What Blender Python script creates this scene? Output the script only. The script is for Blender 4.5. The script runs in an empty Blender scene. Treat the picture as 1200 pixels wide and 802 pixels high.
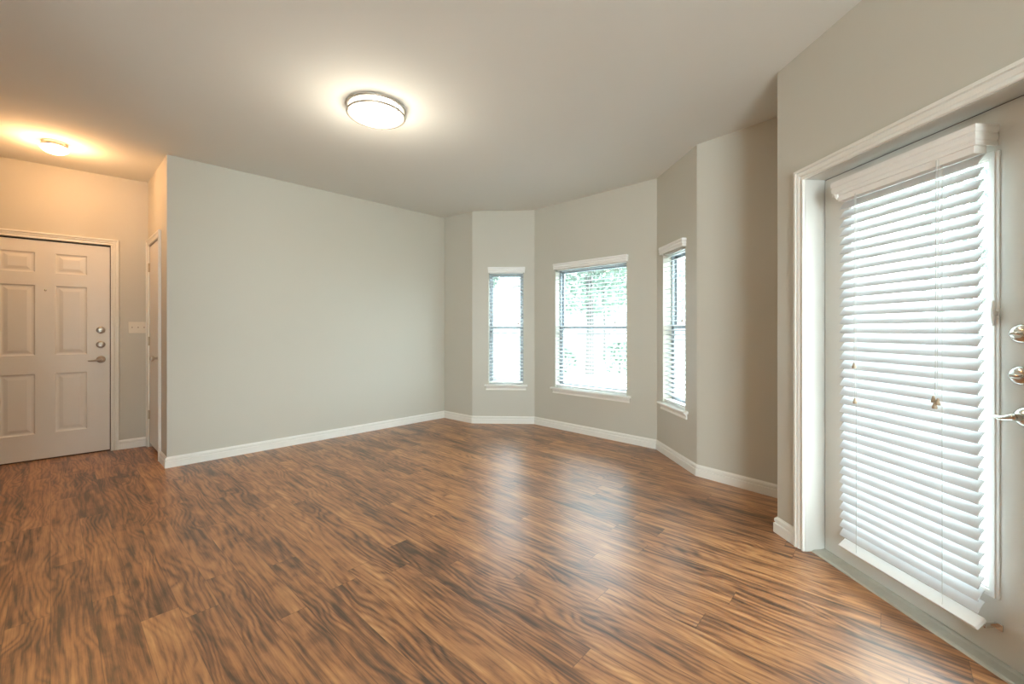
import bpy, bmesh, math, random
from mathutils import Vector, Matrix

random.seed(7)
scene = bpy.context.scene
COL = scene.collection

# ------------------------------------------------------------------ camera
CAM_H, CEIL = 1.211, 2.74
cam_data = bpy.data.cameras.new('camera')
cam_data.sensor_width = 36.0
cam_data.lens = 489.5 / 1200 * 36.0
cam_data.shift_y = -14.84 / 1200
cam_data.clip_start = 0.02
cam = bpy.data.objects.new('camera', cam_data)
COL.objects.link(cam)
cam.location = (0, 0, CAM_H)
cam.rotation_euler = (math.radians(90), 0, 0)
scene.camera = cam

# ------------------------------------------------------------------ world, sun, fill light, exposure
SKY_STRENGTH = 13.5
FILL_W = 125.0       # fill light added in an unseen opening behind the camera
world = bpy.data.worlds.new('overcast_sky')
scene.world = world
world.use_nodes = True
bg = world.node_tree.nodes['Background']
bg.inputs['Color'].default_value = (0.78, 0.90, 1.0, 1)
bg.inputs['Strength'].default_value = SKY_STRENGTH

sun_data = bpy.data.lights.new('sun', 'SUN')
sun_data.energy = 8.0
sun_data.angle = math.radians(4)
sun_data.color = (1.0, 0.97, 0.92)
sun = bpy.data.objects.new('sun', sun_data)
COL.objects.link(sun)
sun.rotation_euler = (math.radians(42), 0, math.radians(-12))   # shines over the roof towards +Y

scene.view_settings.view_transform = 'Standard'
scene.view_settings.look = 'None'
scene.view_settings.gamma = 1.0
scene.view_settings.use_curve_mapping = False
scene.view_settings.exposure = 0.45
scene.cycles.use_denoising = True
scene.cycles.max_bounces = 10
scene.cycles.diffuse_bounces = 5
scene.cycles.transparent_max_bounces = 16
scene.cycles.sample_clamp_indirect = 6.0
scene.cycles.caustics_reflective = False
scene.cycles.caustics_refractive = False

# ------------------------------------------------------------------ plan of the room (clockwise, outside on the left hand)
E_DIR = Vector((-0.7455, -0.6665))
PT = {}
PT['A2'] = Vector((-3.795, 4.355))
PT['P1'] = PT['A2'] + E_DIR * 2.1
PT['A'] = Vector((-3.015, 3.649))
PT['B'] = Vector((-0.928, 5.742))
PT['C'] = Vector((-0.513, 5.394))
PT['D'] = Vector((0.289, 5.352))
PT['E'] = Vector((1.467, 4.226))
PT['F'] = Vector((1.530, 3.458))
PT['G'] = Vector((2.20, 2.66))
PT['G2'] = Vector((2.20, 2.536))
PT['H'] = Vector((1.582, 2.489))
PT['R1'] = PT['H'] + Vector((0.0754, -0.9972)) * 6.2
PT['R2'] = Vector((PT['P1'].x, PT['R1'].y))
ORDER = ['P1', 'A2', 'A', 'B', 'C', 'D', 'E', 'F', 'G', 'G2', 'H', 'R1', 'R2']
N = len(ORDER)


def unit(a, b):
    d = PT[b] - PT[a]
    return d.normalized()


def mitre(k):
    """outward offset vector per unit of thickness at corner k"""
    i = ORDER.index(k)
    d0 = unit(ORDER[i - 1], k)
    d1 = unit(k, ORDER[(i + 1) % N])
    n0 = Vector((-d0.y, d0.x))
    n1 = Vector((-d1.y, d1.x))
    return (n0 + n1) / max(0.25, 1 + n0.dot(n1))


class Frame:
    """local x along the wall (left to right seen from inside), y outwards, z up"""

    def __init__(self, a, b):
        self.a, self.b = a, b
        self.o = PT[a]
        self.d = unit(a, b)
        self.n = Vector((-self.d.y, self.d.x))
        self.L = (PT[b] - PT[a]).length
        self.ang = math.atan2(self.d.y, self.d.x)

    def pt(self, s, n=0.0, z=0.0):
        p = self.o + self.d * s + self.n * n
        return Vector((p.x, p.y, z))

    def mat(self, s=0.0, n=0.0, z=0.0):
        return Matrix.Translation(self.pt(s, n, z)) @ Matrix.Rotation(self.ang, 4, 'Z')

    def local(self, p):
        q = Vector((p.x, p.y)) - self.o
        return q.dot(self.d), q.dot(self.n)


FR = {ORDER[i] + '_' + ORDER[(i + 1) % N]: Frame(ORDER[i], ORDER[(i + 1) % N]) for i in range(N)}
F_ENTRY, F_CLOSET, F_LEFT = FR['P1_A2'], FR['A2_A'], FR['A_B']
F_ALC, F_BL, F_BC, F_BR = FR['B_C'], FR['C_D'], FR['D_E'], FR['E_F']
F_RET, F_RIGHT = FR['F_G'], FR['H_R1']


# ------------------------------------------------------------------ materials
def new_mat(name):
    m = bpy.data.materials.new(name)
    m.use_nodes = True
    nt = m.node_tree
    return m, nt, nt.nodes['Principled BSDF'], nt.nodes


def simple(name, col, rough=0.5, metal=0.0, var=0.04, scale=6.0, bump=0.0, bscale=200.0, spec=0.5):
    """painted / metal surface with a faint procedural variation"""
    m, nt, b, nd = new_mat(name)
    tc = nd.new('ShaderNodeTexCoord')
    no = nd.new('ShaderNodeTexNoise')
    no.inputs['Scale'].default_value = scale
    no.inputs['Detail'].default_value = 3
    nt.links.new(tc.outputs['Object'], no.inputs['Vector'])
    mx = nd.new('ShaderNodeMix')
    mx.data_type = 'RGBA'
    mx.inputs[6].default_value = (*[c * (1 - var) for c in col], 1)
    mx.inputs[7].default_value = (*[min(1, c * (1 + var)) for c in col], 1)
    nt.links.new(no.outputs['Fac'], mx.inputs[0])
    nt.links.new(mx.outputs[2], b.inputs['Base Color'])
    b.inputs['Roughness'].default_value = rough
    b.inputs['Metallic'].default_value = metal
    b.inputs['Specular IOR Level'].default_value = spec
    if bump:
        n2 = nd.new('ShaderNodeTexNoise')
        n2.inputs['Scale'].default_value = bscale
        n2.inputs['Detail'].default_value = 2
        nt.links.new(tc.outputs['Object'], n2.inputs['Vector'])
        bp = nd.new('ShaderNodeBump')
        bp.inputs['Strength'].default_value = bump
        bp.inputs['Distance'].default_value = 0.002
        nt.links.new(n2.outputs['Fac'], bp.inputs['Height'])
        nt.links.new(bp.outputs['Normal'], b.inputs['Normal'])
    return m


def translucent(name, col, amount, rough=0.4):
    m, nt, b, nd = new_mat(name)
    b.inputs['Base Color'].default_value = (*col, 1)
    b.inputs['Roughness'].default_value = rough
    t = nd.new('ShaderNodeBsdfTranslucent')
    t.inputs['Color'].default_value = (*col, 1)
    mx = nd.new('ShaderNodeMixShader')
    mx.inputs[0].default_value = amount
    nt.links.new(b.outputs[0], mx.inputs[1])
    nt.links.new(t.outputs[0], mx.inputs[2])
    nt.links.new(mx.outputs[0], nd['Material Output'].inputs['Surface'])
    return m


def emit(name, col, strength):
    m, nt, b, nd = new_mat(name)
    b.inputs['Base Color'].default_value = (0.9, 0.88, 0.84, 1)
    b.inputs['Roughness'].default_value = 0.3
    b.inputs['Emission Color'].default_value = (*col, 1)
    b.inputs['Emission Strength'].default_value = strength
    return m


def glass_mat(name):
    m, nt, b, nd = new_mat(name)
    tr = nd.new('ShaderNodeBsdfTransparent')
    tr.inputs['Color'].default_value = (0.93, 0.97, 0.96, 1)
    gl = nd.new('ShaderNodeBsdfGlossy')
    gl.inputs['Roughness'].default_value = 0.02
    lw = nd.new('ShaderNodeLayerWeight')
    lw.inputs['Blend'].default_value = 0.5
    pw_ = nd.new('ShaderNodeMath')
    pw_.operation = 'POWER'
    nt.links.new(lw.outputs['Facing'], pw_.inputs[0])
    pw_.inputs[1].default_value = 5.0
    ma = nd.new('ShaderNodeMath')
    ma.operation = 'MULTIPLY_ADD'
    nt.links.new(pw_.outputs[0], ma.inputs[0])
    ma.inputs[1].default_value = 0.7
    ma.inputs[2].default_value = 0.035
    mx = nd.new('ShaderNodeMixShader')
    nt.links.new(ma.outputs[0], mx.inputs[0])
    nt.links.new(tr.outputs[0], mx.inputs[1])
    nt.links.new(gl.outputs[0], mx.inputs[2])
    nt.links.new(mx.outputs[0], nd['Material Output'].inputs['Surface'])
    return m


def floor_mat():
    """brown laminate planks, laid square to the front-door wall"""
    m, nt, b, nd = new_mat('laminate_planks')
    lk = nt.links.new

    def math_(op, a, bb=None, c=None):
        n = nd.new('ShaderNodeMath')
        n.operation = op
        for i, v in enumerate((a, bb, c)):
            if v is None:
                continue
            if isinstance(v, (int, float)):
                n.inputs[i].default_value = v
            else:
                lk(v, n.inputs[i])
        return n.outputs[0]

    tc = nd.new('ShaderNodeTexCoord')
    mp = nd.new('ShaderNodeMapping')
    mp.vector_type = 'POINT'
    mp.inputs['Rotation'].default_value = (0, 0, -F_CLOSET.ang)
    lk(tc.outputs['Object'], mp.inputs['Vector'])
    sep = nd.new('ShaderNodeSeparateXYZ')
    lk(mp.outputs[0], sep.inputs[0])
    x, y = sep.outputs[0], sep.outputs[1]
    W, Ln = 0.125, 1.22
    row = math_('FLOOR', math_('DIVIDE', y, W))
    wn0 = nd.new('ShaderNodeTexWhiteNoise')
    wn0.noise_dimensions = '1D'
    lk(row, wn0.inputs['W'])
    xs = math_('ADD', math_('DIVIDE', x, Ln), wn0.outputs['Value'])
    colm = math_('FLOOR', xs)
    cmb = nd.new('ShaderNodeCombineXYZ')
    lk(row, cmb.inputs[0])
    lk(colm, cmb.inputs[1])
    wn = nd.new('ShaderNodeTexWhiteNoise')
    wn.noise_dimensions = '2D'
    lk(cmb.outputs[0], wn.inputs['Vector'])
    rnd = wn.outputs['Value']
    # grain coordinates: each plank shows another piece of the wood
    gx = math_('ADD', x, math_('MULTIPLY', rnd, 37.0))
    gy = math_('ADD', y, math_('MULTIPLY', wn.outputs['Color'], 11.0))
    gv = nd.new('ShaderNodeCombineXYZ')
    lk(gx, gv.inputs[0])
    lk(gy, gv.inputs[1])

    def noise(scx, scy, detail, rough=0.55, dist=0.0, src=gv):
        mm = nd.new('ShaderNodeMapping')
        mm.inputs['Scale'].default_value = (scx, scy, 1)
        lk(src.outputs[0], mm.inputs['Vector'])
        n = nd.new('ShaderNodeTexNoise')
        n.inputs['Scale'].default_value = 1.0
        n.inputs['Detail'].default_value = detail
        n.inputs['Roughness'].default_value = rough
        n.inputs['Distortion'].default_value = dist
        lk(mm.outputs[0], n.inputs['Vector'])
        return n.outputs['Fac']

    # flowing figure: bands of a warped cross-grain coordinate
    warp = noise(1.3, 4.5, 2, 0.5, 0.6)
    fig = math_('SINE', math_('ADD', math_('MULTIPLY', y, 205.0), math_('MULTIPLY', warp, 60.0)))
    figm = noise(1.7, 7.0, 2)
    fig01 = math_('MULTIPLY', math_('POWER', math_('MULTIPLY_ADD', fig, 0.5, 0.5), 0.6), math_('MULTIPLY_ADD', figm, 1.6, 0.1))
    streak = noise(1.8, 26.0, 7, 0.64, 0.2)
    fine = noise(5.0, 170.0, 3, 0.6)
    blotch = noise(3.2, 9.0, 3, 0.55, 1.2)
    v = math_('ADD', math_('MULTIPLY', streak, 0.95), math_('MULTIPLY', fig01, 0.17))
    v = math_('ADD', v, math_('MULTIPLY', fine, 0.36))
    v = math_('ADD', v, math_('MULTIPLY', blotch, 0.55))
    v = math_('ADD', v, math_('MULTIPLY', rnd, 0.16))
    v = math_('MULTIPLY_ADD', math_('SUBTRACT', v, 1.13), 1.13, 0.49)
    ramp = nd.new('ShaderNodeValToRGB')
    cr = ramp.color_ramp
    cr.elements[0].position = 0.20
    cr.elements[0].color = (0.085, 0.042, 0.022, 1)
    cr.elements[1].position = 0.86
    cr.elements[1].color = (0.68, 0.36, 0.155, 1)
    for p, c in ((0.38, (0.25, 0.105, 0.044)), (0.52, (0.42, 0.180, 0.070)), (0.68, (0.54, 0.255, 0.100))):
        e = cr.elements.new(p)
        e.color = (*c, 1)
    lk(v, ramp.inputs[0])
    # thin dark joints
    fy = math_('FRACT', math_('DIVIDE', y, W))
    jy = math_('MINIMUM', fy, math_('SUBTRACT', 1.0, fy))
    fx = math_('FRACT', xs)
    jx = math_('MINIMUM', fx, math_('SUBTRACT', 1.0, fx))
    ly = math_('LESS_THAN', jy, 0.010)
    lx = math_('LESS_THAN', jx, 0.0012)
    jj = math_('MULTIPLY', math_('MAXIMUM', ly, lx), 0.45)
    mx = nd.new('ShaderNodeMix')
    mx.data_type = 'RGBA'
    lk(jj, mx.inputs[0])
    lk(ramp.outputs[0], mx.inputs[6])
    mx.inputs[7].default_value = (0.03, 0.017, 0.010, 1)
    lk(mx.outputs[2], b.inputs['Base Color'])
    lk(math_('MULTIPLY_ADD', streak, -0.08, 0.37), b.inputs['Roughness'])
    b.inputs['Specular IOR Level'].default_value = 0.95
    bp = nd.new('ShaderNodeBump')
    bp.inputs['Strength'].default_value = 0.12
    bp.inputs['Distance'].default_value = 0.002
    lk(v, bp.inputs['Height'])
    lk(bp.outputs[0], b.inputs['Normal'])
    return m


M = {}
M['wall'] = simple('wall_paint', (0.605, 0.575, 0.495), 0.55, var=0.015, scale=1.5, bump=0.10, bscale=260)
M['ceiling'] = simple('ceiling_paint', (0.79, 0.795, 0.75), 0.9, var=0.015, scale=1.2, bump=0.15, bscale=180, spec=0.1)
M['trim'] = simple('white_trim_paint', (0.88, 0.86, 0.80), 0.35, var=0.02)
M['door'] = simple('white_door_paint', (0.82, 0.79, 0.73), 0.35, var=0.015, scale=3)
M['patio_door'] = simple('patio_door_paint', (0.76, 0.75, 0.70), 0.35, var=0.015, scale=3)
M['vinyl'] = simple('white_vinyl', (0.90, 0.885, 0.85), 0.35, var=0.01)
M['slat'] = translucent('white_blind_slat', (0.70, 0.71, 0.72), 0.05)
M['cord'] = simple('white_cord', (0.62, 0.62, 0.58), 0.8)
M['tassel'] = simple('beige_tassel', (0.40, 0.30, 0.20), 0.5)
M['nickel'] = simple('satin_nickel', (0.52, 0.48, 0.42), 0.28, metal=1.0)
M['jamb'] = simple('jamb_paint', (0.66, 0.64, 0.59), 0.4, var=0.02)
M['ring'] = simple('brushed_nickel_ring', (0.40, 0.36, 0.30), 0.4, metal=0.6)
M['chrome'] = simple('bright_nickel', (0.70, 0.68, 0.64), 0.16, metal=1.0)
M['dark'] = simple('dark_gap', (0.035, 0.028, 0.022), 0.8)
M['hinge'] = simple('painted_hinge', (0.50, 0.42, 0.32), 0.4)
M['plate'] = simple('ivory_plate', (0.78, 0.72, 0.60), 0.35)
M['frame'] = simple('window_aluminium', (0.31, 0.34, 0.36), 0.45, metal=0.2)
M['alu'] = simple('threshold_aluminium', (0.52, 0.50, 0.43), 0.42, metal=0.35, var=0.12, scale=20)
M['seal'] = simple('brown_weatherstrip', (0.09, 0.06, 0.035), 0.7)
M['glass'] = glass_mat('window_glass')
M['floor'] = floor_mat()
M['lamp_white'] = emit('frosted_glass_lit', (1.0, 0.93, 0.80), 2.6)
M['lamp_warm'] = emit('warm_glass_lit', (1.0, 0.60, 0.28), 26.0)
M['concrete'] = simple('pale_concrete', (0.55, 0.55, 0.54), 0.9, var=0.1, scale=3)
M['lawn'] = simple('lawn_ground', (0.31, 0.335, 0.29), 0.95, var=0.25, scale=2)
M['stucco'] = simple('pale_stucco', (0.22, 0.23, 0.235), 0.9, var=0.04)
M['stone'] = simple('pale_stone', (0.16, 0.175, 0.175), 0.9, var=0.15, scale=4)
M['bark'] = simple('grey_bark', (0.09, 0.085, 0.08), 0.95, var=0.3, scale=12)
M['leaf'] = translucent('green_leaf', (0.12, 0.165, 0.125), 0.3, 0.6)
M['leaf_pale'] = translucent('pale_green_leaf', (0.19, 0.24, 0.195), 0.3, 0.6)
M['roof'] = simple('grey_roof', (0.14, 0.14, 0.15), 0.9, var=0.1)


# ------------------------------------------------------------------ mesh helpers
class MB:
    def __init__(self):
        self.bm = bmesh.new()

    def box(self, x0, x1, y0, y1, z0, z1, bevel=0.0, rot=None, at=None):
        r = bmesh.ops.create_cube(self.bm, size=1.0)
        vs = r['verts']
        m = Matrix.Translation(((x0 + x1) / 2, (y0 + y1) / 2, (z0 + z1) / 2)) @ Matrix.Diagonal((x1 - x0, y1 - y0, z1 - z0, 1))
        bmesh.ops.transform(self.bm, matrix=m, verts=vs)
        if bevel:
            es = list({e for v in vs for e in v.link_edges})
            rr = bmesh.ops.bevel(self.bm, geom=es, offset=bevel, segments=2, profile=0.5, affect='EDGES')
            vs = [v for v in rr['verts']]
            vs = list({v for f in rr['faces'] for v in f.verts} | set(vs))
        if rot is not None:
            bmesh.ops.transform(self.bm, matrix=rot, verts=list({v for v in vs if v.is_valid}))
        return self

    def loft(self, rings, cap=True, closed=True):
        rows = [[self.bm.verts.new(p) for p in ring] for ring in rings]
        n = len(rows[0])
        for a, b in zip(rows[:-1], rows[1:]):
            for i in range(n if closed else n - 1):
                j = (i + 1) % n
                self.bm.faces.new((a[i], a[j], b[j], b[i]))
        if cap and closed:
            self.bm.faces.new(rows[0][::-1])
            self.bm.faces.new(rows[-1])
        return self

    def lathe(self, prof, seg=40, mat=None, cap=True):
        """prof: (r, z) from bottom to top, about z"""
        mat = mat or Matrix()
        rows = []
        for r, z in prof:
            rows.append([mat @ Vector((r * math.cos(2 * math.pi * i / seg), r * math.sin(2 * math.pi * i / seg), z)) for i in range(seg)])
        return self.loft(rows, cap=cap)

    def tube(self, pts, rad, seg=10, cap=True):
        pts = [Vector(p) for p in pts]
        rads = rad if isinstance(rad, (list, tuple)) else [rad] * len(pts)
        rows = []
        up = Vector((0.3, 0.2, 0.93))
        for i, p in enumerate(pts):
            t = (pts[min(i + 1, len(pts) - 1)] - pts[max(i - 1, 0)]).normalized()
            a = t.cross(up)
            if a.length < 0.05:
                a = t.cross(Vector((1, 0, 0)))
            a.normalize()
            b = t.cross(a).normalized()
            rows.append([p + (a * math.cos(2 * math.pi * k / seg) + b * math.sin(2 * math.pi * k / seg)) * rads[i] for k in range(seg)])
        return self.loft(rows, cap=cap)

    def torus(self, R, r, z, seg=72, ring=10):
        rows = [[Vector(((R + r * math.cos(2 * math.pi * k / ring)) * math.cos(2 * math.pi * i / seg),
                         (R + r * math.cos(2 * math.pi * k / ring)) * math.sin(2 * math.pi * i / seg),
                         z + r * math.sin(2 * math.pi * k / ring))) for k in range(ring)] for i in range(seg + 1)]
        self.loft(rows, cap=False)
        bmesh.ops.remove_doubles(self.bm, verts=self.bm.verts[:], dist=1e-6)
        return self

    def prism(self, poly, z0, z1):
        return self.loft([[Vector((p[0], p[1], z0)) for p in poly], [Vector((p[0], p[1], z1)) for p in poly]])

    def quad(self, a, b, c, d):
        self.bm.faces.new([self.bm.verts.new(p) for p in (a, b, c, d)])
        return self

    def done(self, name, mat, parent=None, matrix=None, smooth=False):
        bmesh.ops.recalc_face_normals(self.bm, faces=self.bm.faces[:])
        me = bpy.data.meshes.new(name)
        self.bm.to_mesh(me)
        self.bm.free()
        me.materials.append(mat)
        if smooth:
            for p in me.polygons:
                p.use_smooth = True
            try:
                me.set_sharp_from_angle(angle=math.radians(40))
            except Exception:
                pass
        o = bpy.data.objects.new(name, me)
        COL.objects.link(o)
        if parent is not None:
            o.parent = parent
        elif matrix is not None:
            o.matrix_world = matrix
        return o


def tag(o, label=None, cat=None, group=None, kind=None):
    if label:
        o['label'] = label
    if cat:
        o['category'] = cat
    if group:
        o['group'] = group
    if kind:
        o['kind'] = kind
    return o


def thing(name, label, cat, matrix, group=None, kind=None):
    o = bpy.data.objects.new(name, None)
    o.empty_display_size = 0.1
    COL.objects.link(o)
    o.matrix_world = matrix
    return tag(o, label, cat, group, kind)


def structure(o, label, cat):
    return tag(o, label, cat, kind='structure')


# ------------------------------------------------------------------ the room shell
T = 0.15


def wall(name, fr, label, holes=()):
    """wall slab with rectangular openings and mitred ends; holes: (s0, s1, z0, z1)"""
    mb = MB()
    ss = sorted({0.0, fr.L} | {h[0] for h in holes} | {h[1] for h in holes})
    zs = sorted({0.0, CEIL} | {h[2] for h in holes} | {h[3] for h in holes})
    so0 = fr.local(PT[fr.a] + mitre(fr.a) * T)[0]
    so1 = fr.local(PT[fr.b] + mitre(fr.b) * T)[0]

    def back(s):
        return so0 if s == 0.0 else so1 if s == fr.L else s

    def solid(i, j):
        if i < 0 or j < 0 or i >= len(ss) - 1 or j >= len(zs) - 1:
            return False
        cs, cz = (ss[i] + ss[i + 1]) / 2, (zs[j] + zs[j + 1]) / 2
        return not any(h[0] < cs < h[1] and h[2] < cz < h[3] for h in holes)

    for i in range(len(ss) - 1):
        for j in range(len(zs) - 1):
            if not solid(i, j):
                continue
            a, b, c, d = ss[i], ss[i + 1], zs[j], zs[j + 1]
            A, B = back(a), back(b)
            mb.quad((a, 0, c), (b, 0, c), (b, 0, d), (a, 0, d))
            mb.quad((B, T, c), (A, T, c), (A, T, d), (B, T, d))
            if not solid(i - 1, j):
                mb.quad((A, T, c), (a, 0, c), (a, 0, d), (A, T, d))
            if not solid(i + 1, j):
                mb.quad((b, 0, c), (B, T, c), (B, T, d), (b, 0, d))
            if not solid(i, j - 1):
                mb.quad((A, T, c), (B, T, c), (b, 0, c), (a, 0, c))
            if not solid(i, j + 1):
                mb.quad((a, 0, d), (b, 0, d), (B, T, d), (A, T, d))
    bmesh.ops.remove_doubles(mb.bm, verts=mb.bm.verts[:], dist=1e-5)
    return structure(mb.done(name, M['wall'], matrix=fr.mat()), label, 'wall')


WZ0, WZ1 = 0.50, 1.945
WIN_L, WIN_C, WIN_R = (0.213, 0.660), (0.335, 1.293), (0.138, 0.578)
ENT_S0, ENT_S1 = F_ENTRY.L - 0.288 - 0.914, F_ENTRY.L - 0.288       # entry door slab
ENT_TOP = 2.043
CLO_S0, CLO_S1, CLO_TOP = 0.085, 0.705, 2.065
PAT_S0, PAT_S1, PAT_TOP = 0.215, 1.140, 2.025
ADDED_WIN = (0.60, 2.40, 0.15, 2.35)

outer = [PT[k] + mitre(k) * (T + 0.02) for k in ORDER]
structure(MB().prism(outer, -0.10, 0.0).done('floor', M['floor']), 'brown wood laminate plank floor of the living room', 'floor')
structure(MB().prism(outer, CEIL, CEIL + 0.12).done('ceiling', M['ceiling']), 'flat beige painted ceiling over the whole room', 'ceiling')

wall('wall_entry', F_ENTRY, 'warmly lit beige wall holding the panelled front door', [(ENT_S0 - 0.009, ENT_S1 + 0.009, 0.0, ENT_TOP + 0.004)])
wall('wall_closet', F_CLOSET, 'narrow wall beside the front door holding the closet door', [(CLO_S0 - 0.004, CLO_S1 + 0.004, 0.0, CLO_TOP + 0.004)])
wall('wall_left', F_LEFT, 'large blank beige wall left of the bay', [])
wall('wall_alcove', F_ALC, 'short beige wall between the blank wall and the bay', [])
wall('wall_bay_left', F_BL, 'left angled wall of the window bay', [(WIN_L[0], WIN_L[1], WZ0, WZ1)])
wall('wall_bay_center', F_BC, 'middle wall of the window bay', [(WIN_C[0], WIN_C[1], WZ0, WZ1)])
wall('wall_bay_right', F_BR, 'right angled wall of the window bay', [(WIN_R[0], WIN_R[1], WZ0, WZ1)])
wall('wall_return', F_RET, 'blank tan wall right of the bay', [])
wall('wall_nook', FR['G_G2'], 'hidden end of the nook behind the patio door wall', [])
wall('wall_corner', FR['G2_H'], 'hidden back side of the patio door wall corner', [])
wall('wall_right', F_RIGHT, 'beige wall holding the glazed patio door', [(PAT_S0 - 0.004, PAT_S1 + 0.004, 0.0, PAT_TOP + 0.004)])
wall('wall_back', FR['R1_R2'], 'wall behind the camera', [ADDED_WIN])
wall('wall_far', FR['R2_P1'], 'far left wall outside the picture', [])

pw = MB()
pw.box(PT['R2'].x, -1.30, -0.42, -0.30, 0.0, CEIL)  # unseen partition added to shade the entry from the back fill
structure(pw.done('wall_fill_blocker', M['wall']), 'added partition behind the camera keeping fill light off the entry', 'wall')

# closet interior behind the narrow door
cw = MB()
cw.box(-0.10, 1.00, 0.62, 0.66, -0.1, CEIL + 0.1)
cw.box(-0.10, -0.06, 0.145, 0.62, -0.1, CEIL + 0.1)
cw.box(0.94, 1.00, 0.145, 0.62, -0.1, CEIL + 0.1)
cw.box(-0.06, 0.94, 0.145, 0.62, CEIL + 0.02, CEIL + 0.1)
cw.box(-0.06, 0.94, 0.145, 0.62, -0.1, -0.001)
structure(cw.done('wall_closet_back', M['wall'], matrix=F_CLOSET.mat()), 'walls inside the closet', 'wall')

# ------------------------------------------------------------------ baseboards
BB_PROF = [(0.0, 0.0), (0.0155, 0.0), (0.0155, 0.052), (0.0145, 0.056), (0.0085, 0.058), (0.0085, 0.062), (0.0125, 0.065), (0.0125, 0.078),
           (0.0100, 0.085), (0.0045, 0.089), (0.0035, 0.093), (0.0, 0.094)]


def baseboard(name, fr, label, s0=None, s1=None):
    rows = []
    for end, k, s in ((0, fr.a, s0), (1, fr.b, s1)):
        ring = []
        for t, z in BB_PROF:
            if s is None:
                ls, ln = fr.local(PT[k] - mitre(k) * t)
            else:
                ls, ln = s, -t
            ring.append(Vector((ls, ln, z)))
        rows.append(ring)
    return structure(MB().loft(rows).done(name, M['trim'], matrix=fr.mat()), label, 'baseboard')


baseboard('baseboard_entry', F_ENTRY, 'white baseboard between front door casing and closet', s0=ENT_S1 + 0.062)
baseboard('baseboard_entry_far', F_ENTRY, 'white baseboard left of the front door outside the picture', s1=ENT_S0 - 0.062)
baseboard('baseboard_closet', F_CLOSET, 'short white baseboard right of the closet door', s0=CLO_S1 + 0.062)
baseboard('baseboard_left', F_LEFT, 'long white baseboard along the blank left wall')
baseboard('baseboard_alcove', F_ALC, 'white baseboard of the short alcove wall')
baseboard('baseboard_bay_left', F_BL, 'white baseboard under the left bay window')
baseboard('baseboard_bay_center', F_BC, 'white baseboard under the middle bay window')
baseboard('baseboard_bay_right', F_BR, 'white baseboard under the right bay window')
baseboard('baseboard_return', F_RET, 'white baseboard right of the bay')
baseboard('baseboard_corner', FR['G2_H'], 'white baseboard turning round the patio wall corner')
baseboard('baseboard_right', F_RIGHT, 'short white baseboard left of the patio door', s1=PAT_S0 - 0.062)

# ------------------------------------------------------------------ door casings
CAS_PROF = [(0.0, 0.0), (0.0, 0.011), (0.003, 0.014), (0.011, 0.014), (0.014, 0.008), (0.019, 0.007), (0.022, 0.012), (0.035, 0.017),
            (0.038, 0.011), (0.042, 0.011), (0.045, 0.021), (0.058, 0.021), (0.060, 0.018), (0.060, 0.0)]


def casing(name, fr, s0, s1, ztop, label, prof=CAS_PROF):
    path = [lambda a: (s0 - a, 0.0), lambda a: (s0 - a, ztop + a), lambda a: (s1 + a, ztop + a), lambda a: (s1 + a, 0.0)]
    rows = []
    for p in path:
        rows.append([Vector((p(a)[0], -t, p(a)[1])) for a, t in prof])
    return structure(MB().loft(rows).done(name, M['trim'], matrix=fr.mat()), label, 'door casing')


casing('trim_1', F_ENTRY, ENT_S0 - 0.008, ENT_S1 + 0.008, ENT_TOP + 0.003, 'white moulded casing round the panelled front door')
casing('trim_2', F_CLOSET, CLO_S0 - 0.003, CLO_S1 + 0.003, CLO_TOP + 0.003, 'white casing round the narrow closet door')
casing('trim_3', F_RIGHT, PAT_S0 - 0.003, PAT_S1 + 0.003, PAT_TOP + 0.003, 'white moulded casing round the patio door')


def jamb(name, fr, s0, s1, ztop, y0, y1, label, th=0.012):
    mb = MB()
    mb.box(s0 - 0.004, s0 - 0.004 + th, y0, y1, 0.0, ztop)
    mb.box(s1 + 0.004 - th, s1 + 0.004, y0, y1, 0.0, ztop)
    mb.box(s0 - 0.004, s1 + 0.004, y0, y1, ztop + 0.004 - th, ztop + 0.004)
    return structure(mb.done(name, M['trim'], matrix=fr.mat()), label, 'door jamb')


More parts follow.
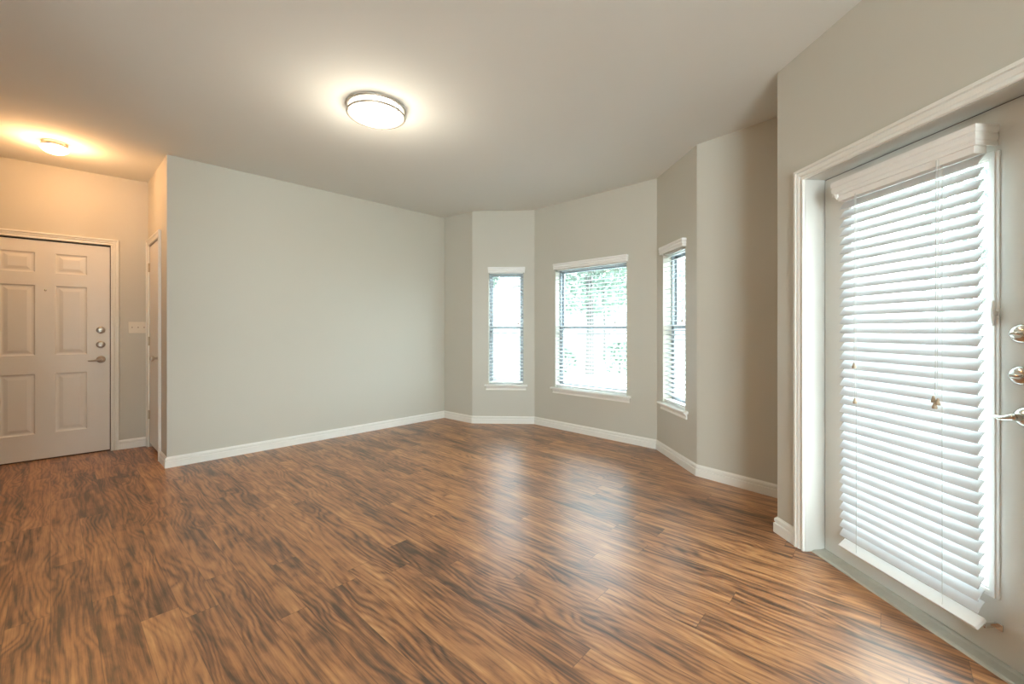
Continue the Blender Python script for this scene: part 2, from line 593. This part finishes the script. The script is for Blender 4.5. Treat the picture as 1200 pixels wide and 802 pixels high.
# ------------------------------------------------------------------ windows
def make_window(idx, fr, s0, s1, label):
    root = thing(f'window_{idx}', label, 'window', fr.mat((s0 + s1) / 2, 0, WZ0), kind='structure')
    w = (s1 - s0) / 2
    h = WZ1 - WZ0
    hm = 1.235 - WZ0
    f = 0.032

    def ring(y0, y1, z0, z1, fw, x=w):
        mb = MB()
        mb.box(-x, -x + fw, y0, y1, z0, z1, 0.002)
        mb.box(x - fw, x, y0, y1, z0, z1, 0.002)
        mb.box(-x + fw - 0.002, x - fw + 0.002, y0, y1, z0, z0 + fw, 0.002)
        mb.box(-x + fw - 0.002, x - fw + 0.002, y0, y1, z1 - fw, z1, 0.002)
        return mb

    ring(0.085, 0.145, 0.0, h, 0.022).done('window_frame', M['frame'], root)
    up = ring(0.118, 0.140, hm - 0.016, h - 0.022, 0.024, w - 0.022).done('upper_sash', M['frame'], root)
    lo = ring(0.092, 0.114, 0.022, hm + 0.016, 0.028, w - 0.022).done('lower_sash', M['frame'], root)
    x = w - 0.044
    MB().box(-x, x, 0.127, 0.131, hm, h - 0.04).done('glass_pane', M['glass'], up)
    MB().box(-x, x, 0.101, 0.105, 0.045, hm).done('glass_pane', M['glass'], lo)
    # stool with rounded nose, and the moulded apron under it
    st = MB()
    prof = [(0.084, 0.0), (0.084, -0.022), (-0.036, -0.022), (-0.042, -0.018), (-0.044, -0.011), (-0.042, -0.004), (-0.036, 0.0)]
    a, b = -w - 0.052, w + 0.052
    # narrow tongue inside the opening and a wider nose in front of the wall
    st.box(-w, w, -0.001, 0.084, -0.0005, 0.0025)
    prof2 = [(0.0, 0.0025), (0.0, -0.020), (-0.036, -0.020), (-0.042, -0.016), (-0.044, -0.009), (-0.042, -0.002), (-0.036, 0.0025)]
    st.loft([[Vector((a, y, z)) for y, z in prof2], [Vector((b, y, z)) for y, z in prof2]])
    st.done('window_stool', M['trim'], root)
    ap = [(0.0, -0.020), (-0.020, -0.020), (-0.018, -0.030), (-0.010, -0.045), (-0.009, -0.055), (-0.013, -0.060), (-0.013, -0.070), (0.0, -0.072)]
    c = 0.018
    MB().loft([[Vector((a + c, y, z)) for y, z in ap], [Vector((b - c, y, z)) for y, z in ap]]).done('window_apron', M['trim'], root)
    return root


make_window(1, F_BL, *WIN_L, 'narrow window in the left wall of the bay')
make_window(2, F_BC, *WIN_C, 'wide window in the middle of the bay')
make_window(3, F_BR, *WIN_R, 'narrow window in the right wall of the bay')


# ------------------------------------------------------------------ blinds
VAL_PROF = [(0.0, 0.0), (0.012, 0.0), (0.013, 0.012), (0.009, 0.015), (0.009, 0.019), (0.014, 0.022), (0.017, 0.038), (0.012, 0.042),
            (0.012, 0.046), (0.019, 0.050), (0.021, 0.064), (0.017, 0.074), (0.0, 0.076)]


def valance(mb, x0, x1, z0, depth, yback, scale=1.0):
    """moulded fascia board with returns; front at y = yback - depth"""
    th = 0.012
    rows_pts = []
    prof = [(t, z * scale) for t, z in VAL_PROF]
    yf = yback - depth
    # path: back-left, front-left, front-right, back-right (outside corner mitred)
    for kind in range(4):
        ring = []
        for t, z in prof:
            o = t          # how far the face stands out
            if kind == 0:
                ring.append(Vector((x0 + th - o * 0.6, yback, z0 + z)))
            elif kind == 1:
                ring.append(Vector((x0 + th - o * 0.6, yf + th - o * 0.6, z0 + z)))
            elif kind == 2:
                ring.append(Vector((x1 - th + o * 0.6, yf + th - o * 0.6, z0 + z)))
            else:
                ring.append(Vector((x1 - th + o * 0.6, yback, z0 + z)))
        rows_pts.append(ring)
    mb.loft(rows_pts)
    return mb


def slat(mb, x0, x1, yc, zc, width, tilt, th=0.0028):
    """a slightly crowned slat; tilt > 0 lowers the room-side edge"""
    ring = []
    n = 6
    ct, stt = math.cos(tilt), math.sin(tilt)
    top, bot = [], []
    for i in range(n + 1):
        a = (i / n - 0.5) * width
        crown = 0.0022 * (1 - (2 * a / width) ** 2)
        for lst, off in ((top, th / 2), (bot, -th / 2)):
            yy, zz = a, crown + off
            lst.append((yc + yy * ct - zz * stt, zc + yy * stt + zz * ct))
    prof = top + bot[::-1]
    mb.loft([[Vector((x0, y, z)) for y, z in prof], [Vector((x1, y, z)) for y, z in prof]])


def make_blind(fr, s0, s1, label, tilt, wall_y, yc, val_s, val_z, val_depth, top_z, bot_z, cords, pitch=0.0441):
    """s0..s1 slats; wall_y plane the valance sits on; yc slat centre plane"""
    sc = (s0 + s1) / 2
    root = thing('window_blind', label, 'blind', fr.mat(sc, 0, bot_z))
    z_ = lambda z: z - bot_z
    x0, x1 = s0 - sc, s1 - sc
    v = valance(MB(), val_s[0] - sc, val_s[1] - sc, z_(val_z[0]), val_depth, wall_y, (val_z[1] - val_z[0]) / 0.076)
    v.done('valance', M['vinyl'], root)
    hr = MB()
    hr.box(x0 + 0.003, x1 - 0.003, yc - 0.025, yc + 0.025, z_(top_z), z_(val_z[1]) - 0.012, 0.002)
    hr.done('headrail', M['vinyl'], root)
    mb = MB()
    z = top_z - 0.022
    zlast = z
    while z > bot_z + 0.05:
        slat(mb, x0, x1, yc, z_(z), 0.050, tilt)
        zlast = z
        z -= pitch
    mb.done('slats', M['slat'], root, smooth=True)
    br = MB()
    r = Matrix.Translation((0, yc, 0.016)) @ Matrix.Rotation(tilt * 0.75, 4, 'X')
    br.box(x0, x1, -0.025, 0.025, -0.008, 0.008, 0.003, rot=r)
    br.done('bottom_rail', M['vinyl'], root)
    hw = 0.0255 * math.cos(tilt)
    hz = 0.0255 * math.sin(tilt)
    for q in cords:
        x = x0 + (x1 - x0) * q
        for sg in (-1, 1):
            MB().tube([(x, yc + sg * hw, z_(top_z)), (x, yc + sg * hw, 0.02 + sg * hz)], 0.0009, 5).done('ladder_cord', M['cord'], root)
    return root, z_, x0, x1


def tassel(parent, x, y, z):
    pr = [(0.002, 0.0), (0.0075, 0.0), (0.0085, 0.004), (0.0075, 0.010), (0.0050, 0.018), (0.0042, 0.024), (0.0020, 0.027)]
    MB().lathe(pr, 16, Matrix.Translation((x, y, z))).done('tassel', M['tassel'], parent, smooth=True)


TILT_W = math.radians(12)
blind_specs = [
    (F_BL, WIN_L, 'white blind in the narrow left window of the bay'),
    (F_BC, WIN_C, 'white blind in the wide middle window of the bay'),
    (F_BR, WIN_R, 'white blind in the narrow right window of the bay'),
]
for fr, (a, b), lab in blind_specs:
    root, z_, x0, x1 = make_blind(fr, a + 0.006, b - 0.006, lab, TILT_W, -0.0005, 0.040, (a - 0.008, b + 0.022), (1.936, 2.010), 0.042,
                                  1.932, 0.512, (0.15, 0.5, 0.85) if b - a > 0.6 else (0.22, 0.78))
    root['group'] = 'white slatted blinds of the bay windows'
    # lift cord and tassel hanging on the right
    xc = x0 + (x1 - x0) * 0.86
    MB().tube([(xc, 0.006, z_(1.93)), (xc, 0.005, z_(1.30))], 0.0011, 5).done('lift_cord', M['cord'], root)
    tassel(root, xc, 0.005, z_(1.275))

# patio door blind
PB_T = math.radians(54)
root, z_, x0, x1 = make_blind(F_RIGHT, 0.392, 0.978, 'white tilted slat blind hanging on the glazed patio door', PB_T, 0.1095, 0.050,
                              (0.362, 0.988), (1.880, 1.957), 0.096, 1.852, 0.122, (0.16, 0.80), pitch=0.0441)
MB().tube([(x0 + (x1 - x0) * 0.785, 0.020, z_(1.875)), (x0 + (x1 - x0) * 0.785, 0.016, z_(0.94))], 0.0013, 6).done('lift_cord', M['cord'], root)
MB().tube([(x0 + (x1 - x0) * 0.800, 0.020, z_(1.875)), (x0 + (x1 - x0) * 0.800, 0.014, z_(0.955))], 0.0011, 6).done('lift_cord', M['cord'], root)
MB().tube([(x0 + (x1 - x0) * 0.175, 0.018, z_(1.86)), (x0 + (x1 - x0) * 0.175, 0.016, z_(1.05))], 0.0010, 6).done('tilt_cord', M['cord'], root)
MB().tube([(x0 + (x1 - x0) * 0.183, 0.018, z_(1.86)), (x0 + (x1 - x0) * 0.183, 0.016, z_(0.88))], 0.0010, 6).done('tilt_cord', M['cord'], root)
tassel(root, x0 + (x1 - x0) * 0.774, 0.016, z_(0.922))
tassel(root, x0 + (x1 - x0) * 0.790, 0.010, z_(0.900))
tassel(root, x0 + (x1 - x0) * 0.804, 0.014, z_(0.915))
tassel(root, x0 + (x1 - x0) * 0.175, 0.016, z_(1.025))
tassel(root, x0 + (x1 - x0) * 0.183, 0.016, z_(0.857))
cl = MB()
cl.box(x0 + 0.000, x0 + 0.012, 0.012, 0.020, z_(1.868), z_(1.888), 0.002)
cl.tube([(x0 + 0.004, 0.010, z_(1.890)), (x0 + 0.010, 0.006, z_(1.872)), (x0 + 0.008, 0.016, z_(1.860))], 0.002, 6)
cl.done('valance_clip', M['vinyl'], root)
hb = MB()
hb.box(x1 - 0.002, x1 + 0.004, 0.060, 0.109, 0.004, 0.020, 0.001)
hb.box(x1 - 0.002, x1 + 0.022, 0.104, 0.109, 0.000, 0.024, 0.001)
hb.done('hold_down_bracket', M['chrome'], root)


# ------------------------------------------------------------------ doors
def panel_slab(mb, w, h, y, depth, panels):
    """door front in the plane y (room side at lower y) with raised panels; x 0..w, z 0..h"""
    xs = sorted({0.0, w} | {p[0] for p in panels} | {p[1] for p in panels})
    zs = sorted({0.0, h} | {p[2] for p in panels} | {p[3] for p in panels})
    for i in range(len(xs) - 1):
        for j in range(len(zs) - 1):
            cx, cz = (xs[i] + xs[i + 1]) / 2, (zs[j] + zs[j + 1]) / 2
            if any(p[0] < cx < p[1] and p[2] < cz < p[3] for p in panels):
                continue
            mb.quad((xs[i], y, zs[j]), (xs[i + 1], y, zs[j]), (xs[i + 1], y, zs[j + 1]), (xs[i], y, zs[j + 1]))
    for (a, b, c, d) in panels:
        loops = []
        for ins, dy in ((0.0, 0.0), (0.004, 0.004), (0.010, 0.0085), (0.016, 0.0095), (0.024, 0.0095), (0.050, 0.0025)):
            loops.append([(a + ins, y + dy, c + ins), (b - ins, y + dy, c + ins), (b - ins, y + dy, d - ins), (a + ins, y + dy, d - ins)])
        mb.loft([[Vector(p) for p in l] for l in loops], cap=False)
        l = loops[-1]
        mb.quad(*l)
    mb.quad((0, y + depth, 0), (0, y + depth, h), (w, y + depth, h), (w, y + depth, 0))
    mb.quad((0, y, 0), (0, y, h), (0, y + depth, h), (0, y + depth, 0))
    mb.quad((w, y, 0), (w, y + depth, 0), (w, y + depth, h), (w, y, h))
    mb.quad((0, y, 0), (0, y + depth, 0), (w, y + depth, 0), (w, y, 0))
    mb.quad((0, y, h), (w, y, h), (w, y + depth, h), (0, y + depth, h))
    bmesh.ops.remove_doubles(mb.bm, verts=mb.bm.verts[:], dist=1e-5)
    return mb


Y_OUT = Matrix.Rotation(math.radians(90), 4, 'X')      # lathe axis z -> -y (into the room)


def axis_y(x, y, z):
    return Matrix.Translation((x, y, z)) @ Y_OUT


def deadbolt(parent, x, y, z, mat, turn=True):
    pr = [(0.033, 0.0), (0.033, 0.004), (0.030, 0.009), (0.024, 0.013), (0.010, 0.014)]
    o = MB().lathe(pr, 28, axis_y(x, y, z)).done('deadbolt', mat, parent, smooth=True)
    if turn:
        t = MB()
        t.box(x - 0.016, x + 0.016, y - 0.030, y - 0.013, z - 0.005, z + 0.005, 0.003)
        t.done('thumb_turn', mat, o, smooth=True)
    return o


def lever(parent, x, y, z, mat, direction=-1, length=0.105):
    pr = [(0.034, 0.0), (0.034, 0.004), (0.031, 0.010), (0.022, 0.015), (0.013, 0.018), (0.012, 0.050)]
    o = MB().lathe(pr, 28, axis_y(x, y, z)).done('door_lever', mat, parent, smooth=True)
    h = MB()
    pts, rads = [], []
    for i in range(13):
        t = i / 12
        pts.append((x + direction * (t * length - 0.010), y - 0.050 + 0.010 * t * t, z + 0.004 - 0.016 * math.sin(t * 2.4) * (0.4 + t * 0.6)))
        rads.append(0.0125 * (1 - 0.55 * t) if i < 12 else 0.003)
    rads[0] = 0.009
    h.tube(pts, rads, 14)
    h.done('lever_handle', mat, o, smooth=True)
    return o


# entry door (six raised panels)
d1 = thing('door_1', 'white six-panel front door at the left edge', 'door', F_ENTRY.mat(ENT_S0, 0, 0), kind='structure')
W1, H1 = 0.914, ENT_TOP - 0.012
ex = lambda fromright: W1 - (fromright - 0.288)
pr_x = [(ex(0.783 + 0.213), ex(0.783)), (ex(0.657), ex(0.447))]
pz = [(0.245, 0.800), (0.970, 1.620), (1.737, 1.922)]
mb = panel_slab(MB(), W1, H1 - 0.010, 0.012, 0.044, [(a, b, c - 0.012, d - 0.012) for a, b in pr_x for c, d in pz])
slab = mb.done('door_slab', M['door'], d1)
slab.location = (0, 0, 0.012)
deadbolt(d1, ex(0.352), 0.012, 1.204, M['nickel'])
deadbolt(d1, ex(0.352), 0.012, 1.061, M['nickel'])
lever(d1, ex(0.350), 0.012, 0.913, M['nickel'], -1, 0.10)
MB().lathe([(0.0085, 0.0), (0.0085, 0.003), (0.006, 0.005), (0.003, 0.0055)], 20, axis_y(ex(0.719), 0.012, 1.576)).done('peephole', M['chrome'], d1, smooth=True)
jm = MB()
jm.box(-0.0085, W1 + 0.0085, 0.060, 0.145, 0.0, ENT_TOP + 0.0035)  # dark sheet fills the doorway so gaps round the slab read as shade
jm.done('gap_shade_backing', M['dark'], d1)
sw = MB()
sw.box(0.0, W1, 0.014, 0.058, 0.001, 0.011)
sw.done('door_sweep', M['seal'], d1)
sp = MB()
sp.box(W1 + 0.0005, W1 + 0.0085, 0.016, 0.060, 0.013, H1)  # strip coloured dark to give the shade in the gap beside the slab
sp.box(-0.0085, -0.0005, 0.016, 0.060, 0.013, H1)
sp.done('weatherstrip_gap_shade', M['seal'], d1)

# closet door (narrow flush door seen edge-on)
d2 = thing('door_2', 'narrow white closet door beside the front door', 'door', F_CLOSET.mat(CLO_S0, 0, 0), kind='structure')
W2, H2 = CLO_S1 - CLO_S0, CLO_TOP - 0.045
mb = panel_slab(MB(), W2, H2, 0.004, 0.035, [])
slab = mb.done('door_slab', M['door'], d2)
slab.location = (0, 0, 0.043)
kb = MB()
kb.lathe([(0.032, 0.0), (0.032, 0.003), (0.028, 0.008), (0.012, 0.012), (0.010, 0.030), (0.016, 0.036), (0.025, 0.044), (0.028, 0.054),
          (0.025, 0.063), (0.015, 0.069), (0.004, 0.071)], 28, axis_y(W2 - 0.065, 0.004, 0.940))
kb.done('door_knob', M['nickel'], d2, smooth=True)
for z in (1.845, 1.090, 0.335):
    hg = MB()
    hg.lathe([(0.0055, -0.045), (0.0055, 0.045)], 12, Matrix.Translation((0.002, -0.004, z)))
    hg.box(0.002, 0.024, 0.001, 0.0045, z - 0.044, z + 0.044)
    hg.done('hinge', M['hinge'], d2, smooth=True)
jamb('trim_4', F_CLOSET, CLO_S0 - 0.001, CLO_S1 + 0.001, CLO_TOP, 0.045, T - 0.002, 'jamb inside the closet doorway')

# patio door
d3 = thing('door_3', 'white patio door with tall glass pane behind the blind', 'door', F_RIGHT.mat(PAT_S0, 0, 0), kind='structure')
W3, H3, DY = PAT_S1 - PAT_S0, PAT_TOP, 0.110
gx0, gx1, gz0, gz1 = 0.388 - PAT_S0, 0.972 - PAT_S0, 0.245, 1.846
sl = MB()
dz0 = 0.014
for (a, b, c, d) in ((0.005, gx0, dz0, H3 - 0.004), (gx1, W3 - 0.004, dz0, H3 - 0.004), (gx0, gx1, dz0, gz0), (gx0, gx1, gz1, H3 - 0.004)):
    sl.box(a, b, DY, DY + 0.038, c, d)
sl.done('door_slab', M['patio_door'], d3)
lf = MB()
for ins0, ins1, y0 in ((-0.004, 0.020, DY - 0.010), (-0.012, 0.030, DY - 0.005)):
    lf.box(gx0 - ins1 + 0.012, gx0 - ins0 + 0.004, y0, DY + 0.001, gz0 - 0.014, gz1 + 0.014, 0.002)
    lf.box(gx1 + ins0 - 0.004, gx1 + ins1 - 0.012, y0, DY + 0.001, gz0 - 0.014, gz1 + 0.014, 0.002)
    lf.box(gx0 - 0.004, gx1 + 0.004, y0, DY + 0.001, gz0 - ins1 + 0.012, gz0 - ins0 + 0.004, 0.002)
    lf.box(gx0 - 0.004, gx1 + 0.004, y0, DY + 0.001, gz1 + ins0 - 0.004, gz1 + ins1 - 0.012, 0.002)
lf.done('lite_frame', M['vinyl'], d3)
MB().box(gx0, gx1, DY + 0.016, DY + 0.020, gz0, gz1).done('glass_pane', M['glass'], d3)
deadbolt(d3, 1.050 - PAT_S0, DY, 1.196, M['chrome'])
deadbolt(d3, 1.048 - PAT_S0, DY, 1.050, M['chrome'])
lever(d3, 1.062 - PAT_S0, DY, 0.908, M['chrome'], -1, 0.070)
bc = MB()
bc.box(gx1 + 0.004, gx1 + 0.016, DY - 0.018, DY, 1.262, 1.278, 0.002)
bc.tube([(gx1 + 0.004, DY - 0.012, 1.315), (gx1 + 0.009, DY - 0.020, 1.285), (gx1 + 0.009, DY - 0.020, 1.258), (gx1 + 0.004, DY - 0.012, 1.225)],
        [0.004, 0.007, 0.007, 0.004], 8)
bc.done('cord_cleat', M['vinyl'], d3, smooth=True)
sp = MB()
sp.box(-0.0005, 0.004, DY + 0.004, DY + 0.030, 0.014, H3 - 0.004)
sp.box(0.0, W3, DY + 0.004, DY + 0.030, H3 - 0.003, H3 + 0.001)
sp.done('weatherstrip_gap_shade', M['seal'], d3)
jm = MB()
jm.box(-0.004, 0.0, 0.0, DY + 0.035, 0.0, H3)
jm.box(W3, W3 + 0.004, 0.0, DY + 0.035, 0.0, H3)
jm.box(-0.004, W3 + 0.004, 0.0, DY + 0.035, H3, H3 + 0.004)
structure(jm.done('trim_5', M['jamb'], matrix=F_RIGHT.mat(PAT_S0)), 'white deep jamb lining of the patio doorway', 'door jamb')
th = MB()
tp = [(0.145, 0.0), (0.145, 0.013), (0.100, 0.013), (0.088, 0.010), (0.045, 0.009), (0.036, 0.006), (0.033, 0.0)]
th.loft([[Vector((0.003, y, z)) for y, z in tp], [Vector((W3 - 0.003, y, z)) for y, z in tp]])
structure(th.done('trim_6', M['alu'], matrix=F_RIGHT.mat(PAT_S0)), 'worn grey metal threshold under the patio door', 'threshold')

# unseen window added behind the camera to carry the fill light
w4 = thing('window_4', 'added unseen window behind the camera for fill light', 'window', FR['R1_R2'].mat((ADDED_WIN[0] + ADDED_WIN[1]) / 2, 0, ADDED_WIN[2]), kind='structure')
mb = MB()
hw_, hh_ = (ADDED_WIN[1] - ADDED_WIN[0]) / 2, ADDED_WIN[3] - ADDED_WIN[2]
for a, b, c, d in ((-hw_, -hw_ + 0.05, 0, hh_), (hw_ - 0.05, hw_, 0, hh_), (-hw_ + 0.05, hw_ - 0.05, 0, 0.05), (-hw_ + 0.05, hw_ - 0.05, hh_ - 0.05, hh_), (-0.03, 0.03, 0.05, hh_ - 0.05)):
    mb.box(a, b, 0.06, 0.11, c, d)
mb.done('window_frame', M['vinyl'], w4)
MB().box(-hw_ + 0.04, hw_ - 0.04, 0.083, 0.087, 0.04, hh_ - 0.04).done('glass_pane', M['glass'], w4)


def area(name, fr, s, n, z, sx, sz, watts, col, portal=False):
    ld = bpy.data.lights.new(name, 'AREA')
    ld.shape = 'RECTANGLE'
    ld.size, ld.size_y = sx, sz
    ld.energy = watts
    ld.color = col
    if portal:
        ld.cycles.is_portal = True
    o = bpy.data.objects.new(name, ld)
    COL.objects.link(o)
    # area lights shine along local -z; point it into the room (-n)
    o.matrix_world = fr.mat(s, n, z) @ Matrix.Rotation(math.radians(-90), 4, 'X')
    return o


area('back_fill', FR['R1_R2'], (ADDED_WIN[0] + ADDED_WIN[1]) / 2, 0.14, (ADDED_WIN[2] + ADDED_WIN[3]) / 2, 1.75, 2.15, FILL_W, (0.97, 0.98, 1.0))  # added area lamp brightening the room from behind the camera
for fr, (a, b) in ((F_BL, WIN_L), (F_BC, WIN_C), (F_BR, WIN_R)):
    area('sky_portal', fr, (a + b) / 2, 0.16, (WZ0 + WZ1) / 2, b - a, WZ1 - WZ0, 0, (1, 1, 1), True)
area('sky_portal', F_RIGHT, PAT_S0 + (gx0 + gx1) / 2, 0.17, (gz0 + gz1) / 2, gx1 - gx0, gz1 - gz0, 0, (1, 1, 1), True)

# ------------------------------------------------------------------ ceiling lights
l1 = thing('ceiling_light', 'large round flush ceiling light with metal rings in the middle of the ceiling', 'ceiling light', Matrix.Translation((-0.935, 2.88, CEIL)))
R = 0.190
MB().lathe([(R - 0.035, -0.012), (R - 0.012, -0.010), (R - 0.012, -0.0005), (R - 0.035, -0.0005)], 64).done('ceiling_pan', M['vinyl'], l1, smooth=True)
MB().lathe([(0.02, -0.079), (0.10, -0.076), (0.15, -0.070), (R - 0.018, -0.060), (R - 0.010, -0.052), (R - 0.010, -0.012)], 64).done('glass_diffuser', M['lamp_white'], l1, smooth=True)
MB().torus(R, 0.0065, -0.010).done('upper_ring', M['ring'], l1, smooth=True)
MB().torus(R - 0.001, 0.0065, -0.054).done('lower_ring', M['ring'], l1, smooth=True)
for ang in (95, 215, 335):
    a = math.radians(ang)
    cpt = lambda r, z: (r * math.cos(a), r * math.sin(a), z)
    MB().tube([cpt(R + 0.002, -0.004), cpt(R + 0.002, -0.060), cpt(R - 0.010, -0.068), cpt(R - 0.022, -0.066)], 0.0035, 8).done('clip', M['ring'], l1, smooth=True)

lp_d = bpy.data.lights.new('ceiling_lamp_glow', 'POINT')
lp_d.energy = 9.0
lp_d.color = (1.0, 0.90, 0.74)
lp_d.shadow_soft_size = 0.12
lp_o = bpy.data.objects.new('ceiling_lamp_glow', lp_d)
COL.objects.link(lp_o)
lp_o.location = (-0.935, 2.88, CEIL - 0.34)

l2 = thing('ceiling_light', 'small warm mushroom ceiling light over the front door', 'ceiling light', Matrix.Translation((-3.745, 3.42, CEIL)))
MB().lathe([(0.074, -0.034), (0.076, -0.030), (0.076, -0.020), (0.072, -0.018), (0.072, -0.012), (0.078, -0.008), (0.078, -0.0005)], 48).done('base_ring', M['nickel'], l2, smooth=True)
MB().lathe([(0.004, -0.092), (0.030, -0.089), (0.055, -0.080), (0.074, -0.066), (0.083, -0.052), (0.083, -0.044), (0.072, -0.034)], 48).done('glass_dome', M['lamp_warm'], l2, smooth=True)

sp_d = bpy.data.lights.new('entry_lamp_glow', 'POINT')
sp_d.energy = 12.5
sp_d.color = (1.0, 0.53, 0.235)
sp_d.shadow_soft_size = 0.05
sp_o = bpy.data.objects.new('entry_lamp_glow', sp_d)
COL.objects.link(sp_o)
sp_o.location = (-3.745, 3.42, CEIL - 0.15)

# ------------------------------------------------------------------ light switch
sroot = thing('light_switch', 'ivory three-toggle switch plate between front door and closet', 'light switch', F_ENTRY.mat(F_ENTRY.L - 0.076, 0, 1.229))
MB().box(-0.075, 0.075, -0.006, 0.0, -0.058, 0.058, 0.003).done('cover_plate', M['plate'], sroot)
for x in (-0.046, 0.0, 0.046):
    tg = MB()
    tg.box(x - 0.005, x + 0.005, -0.018, -0.005, -0.004, 0.010, 0.002, rot=None)
    tg.done('toggle', M['hinge'], sroot)

# ------------------------------------------------------------------ outdoors, seen between the slats
GZ = -0.12
g = MB()
g.box(-14, 30, 5.95, 60, GZ - 0.2, GZ)
g.box(2.45, 30, -6, 5.95, GZ - 0.2, GZ)
structure(g.done('ground', M['lawn']), 'pale lawn outside the bay windows', 'ground')
p = MB()
p.box(2.5, 5.2, -2.5, 2.4, GZ, GZ + 0.04)
structure(p.done('patio_slab', M['concrete']), 'pale concrete patio outside the glazed door', 'patio')
p = MB()
p.box(-3, 12, 9.6, 11.0, GZ, GZ + 0.02)
structure(p.done('footpath', M['concrete']), 'pale concrete path across the lawn', 'path')


def tree(x, y, h, crown, label, leafmat, n, trunk_r=0.10, base=GZ, group='trees outside the windows', trunk_top=0.55):
    root = thing('tree', label, 'tree', Matrix.Translation((x, y, base)), group)
    MB().tube([(0, 0, 0), (0.03, 0.02, h * 0.3), (-0.02, 0.03, h * trunk_top), (0.0, 0.0, h * 0.8)],
              [trunk_r * 1.25, trunk_r, trunk_r * 0.85, trunk_r * 0.4], 10).done('trunk', M['bark'], root, smooth=True)
    mb = MB()
    for _ in range(n):
        u, v, w = random.gauss(0, 1), random.gauss(0, 1), random.gauss(0, 1)
        r = (random.random() ** 0.4) / max(1e-3, math.sqrt(u * u + v * v + w * w))
        c = Vector((u * r * crown[0], v * r * crown[0], h - crown[1] + w * r * crown[1]))
        s = random.uniform(0.07, 0.16)
        rot = Matrix.Rotation(random.random() * 6.28, 4, 'Z') @ Matrix.Rotation(random.uniform(0.2, 1.4), 4, 'X')
        mb.quad(*[c + (rot @ Vector(q)) * s for q in ((-0.5, 0, 0), (0, -0.8, 0.08), (0.5, 0, 0), (0, 0.8, 0.08))])
    mb.done('foliage', leafmat, root)
    return root


tree(2.30, 12.4, 5.4, (1.7, 1.9), 'green tree with slim trunk outside the wide middle window', M['leaf'], 2600, 0.11)
tree(3.75, 17.0, 4.6, (1.2, 1.4), 'thin tree far behind the slim trunk outside the middle window', M['leaf_pale'], 1000, 0.05)
tree(-0.85, 11.5, 5.4, (0.9, 2.2), 'pale green tree outside the left edge of the narrow left window', M['leaf_pale'], 1700, 0.08)
tree(7.2, 16.5, 5.4, (1.7, 1.9), 'pale tree outside the narrow right window', M['leaf_pale'], 1300, 0.09)
tree(8.6, 7.2, 6.0, (2.2, 2.4), 'pale leafy tree outside the patio door', M['leaf_pale'], 2200, 0.12)


def shrub(x, y, r, h, label, mat, n=420):
    root = thing('shrub', label, 'shrub', Matrix.Translation((x, y, GZ)), 'shrubs on the lawn')
    MB().tube([(0, 0, 0), (0.02, 0.01, h * 0.5)], [0.03, 0.015], 6).done('stem', M['bark'], root)
    mb = MB()
    for _ in range(n):
        a, q = random.random() * 6.28, random.random() ** 0.5
        zz = random.random()
        rr = r * q * math.sqrt(max(0, 1 - (zz * 1.6 - 0.6) ** 2))
        c = Vector((rr * math.cos(a), rr * math.sin(a), 0.06 + zz * h))
        s = random.uniform(0.05, 0.10)
        rot = Matrix.Rotation(random.random() * 6.28, 4, 'Z') @ Matrix.Rotation(random.uniform(0.2, 1.4), 4, 'X')
        mb.quad(*[c + (rot @ Vector(t)) * s for t in ((-0.5, 0, 0), (0, -0.8, 0.05), (0.5, 0, 0), (0, 0.8, 0.05))])
    mb.done('foliage', mat, root)


shrub(3.25, 12.6, 0.55, 0.9, 'round green shrub near the right side of the middle window', M['leaf'])
shrub(1.55, 12.6, 0.45, 0.7, 'low green shrub near the left side of the middle window', M['leaf'])

# pale stone arch of the porch
ar = thing('stone_arch', 'pale stone porch arch outside the narrow left window', 'arch', Matrix.Translation((-0.26, 8.2, GZ)))
MB().box(-0.13, 0.13, -0.13, 0.13, 0.0, 1.9, 0.01).done('pillar', M['stone'], ar)
MB().box(0.69, 0.95, -0.13, 0.13, 0.0, 1.9, 0.01).done('pillar', M['stone'], ar)
rows = []
for i in range(17):
    a = math.pi - math.pi * i / 16
    ca, sa = math.cos(a), math.sin(a)
    rows.append([Vector((0.41 + ca * 0.54, -0.13, 1.9 + sa * 0.54)), Vector((0.41 + ca * 0.54, 0.13, 1.9 + sa * 0.54)),
                 Vector((0.41 + ca * 0.28, 0.13, 1.9 + sa * 0.28)), Vector((0.41 + ca * 0.28, -0.13, 1.9 + sa * 0.28))])
MB().loft(rows).done('arch_ring', M['stone'], ar)

# apartment house across the lawn
hs = thing('apartment_house', 'pale apartment house across the lawn', 'building', Matrix.Translation((-1.5, 21.0, GZ)))
hb_ = MB()
hb_.box(-6, 16, 0, 6, 0, 5.6)
hb_.done('wall', M['stucco'], hs)
rf = MB()
rf.loft([[Vector((-6.4, -0.5, 5.6)), Vector((-6.4, 3.0, 7.4)), Vector((-6.4, 6.5, 5.6))], [Vector((16.4, -0.5, 5.6)), Vector((16.4, 3.0, 7.4)), Vector((16.4, 6.5, 5.6))]])
rf.done('roof', M['roof'], hs)
for x in (-4.2, -1.4, 1.4, 4.2, 7.0, 9.8, 12.6):
    for z in (1.0, 3.6):
        f = MB()
        for a, b, c, d in ((-0.55, -0.47, 0, 1.3), (0.47, 0.55, 0, 1.3), (-0.47, 0.47, 0, 0.08), (-0.47, 0.47, 1.22, 1.3), (-0.03, 0.03, 0.08, 1.22)):
            f.box(x + a, x + b, -0.06, 0.0, z + c, z + d)
        fo = f.done('window', M['vinyl'], hs)
        MB().box(x - 0.47, x + 0.47, -0.03, -0.001, z + 0.08, z + 1.22).done('pane', M['roof'], fo)
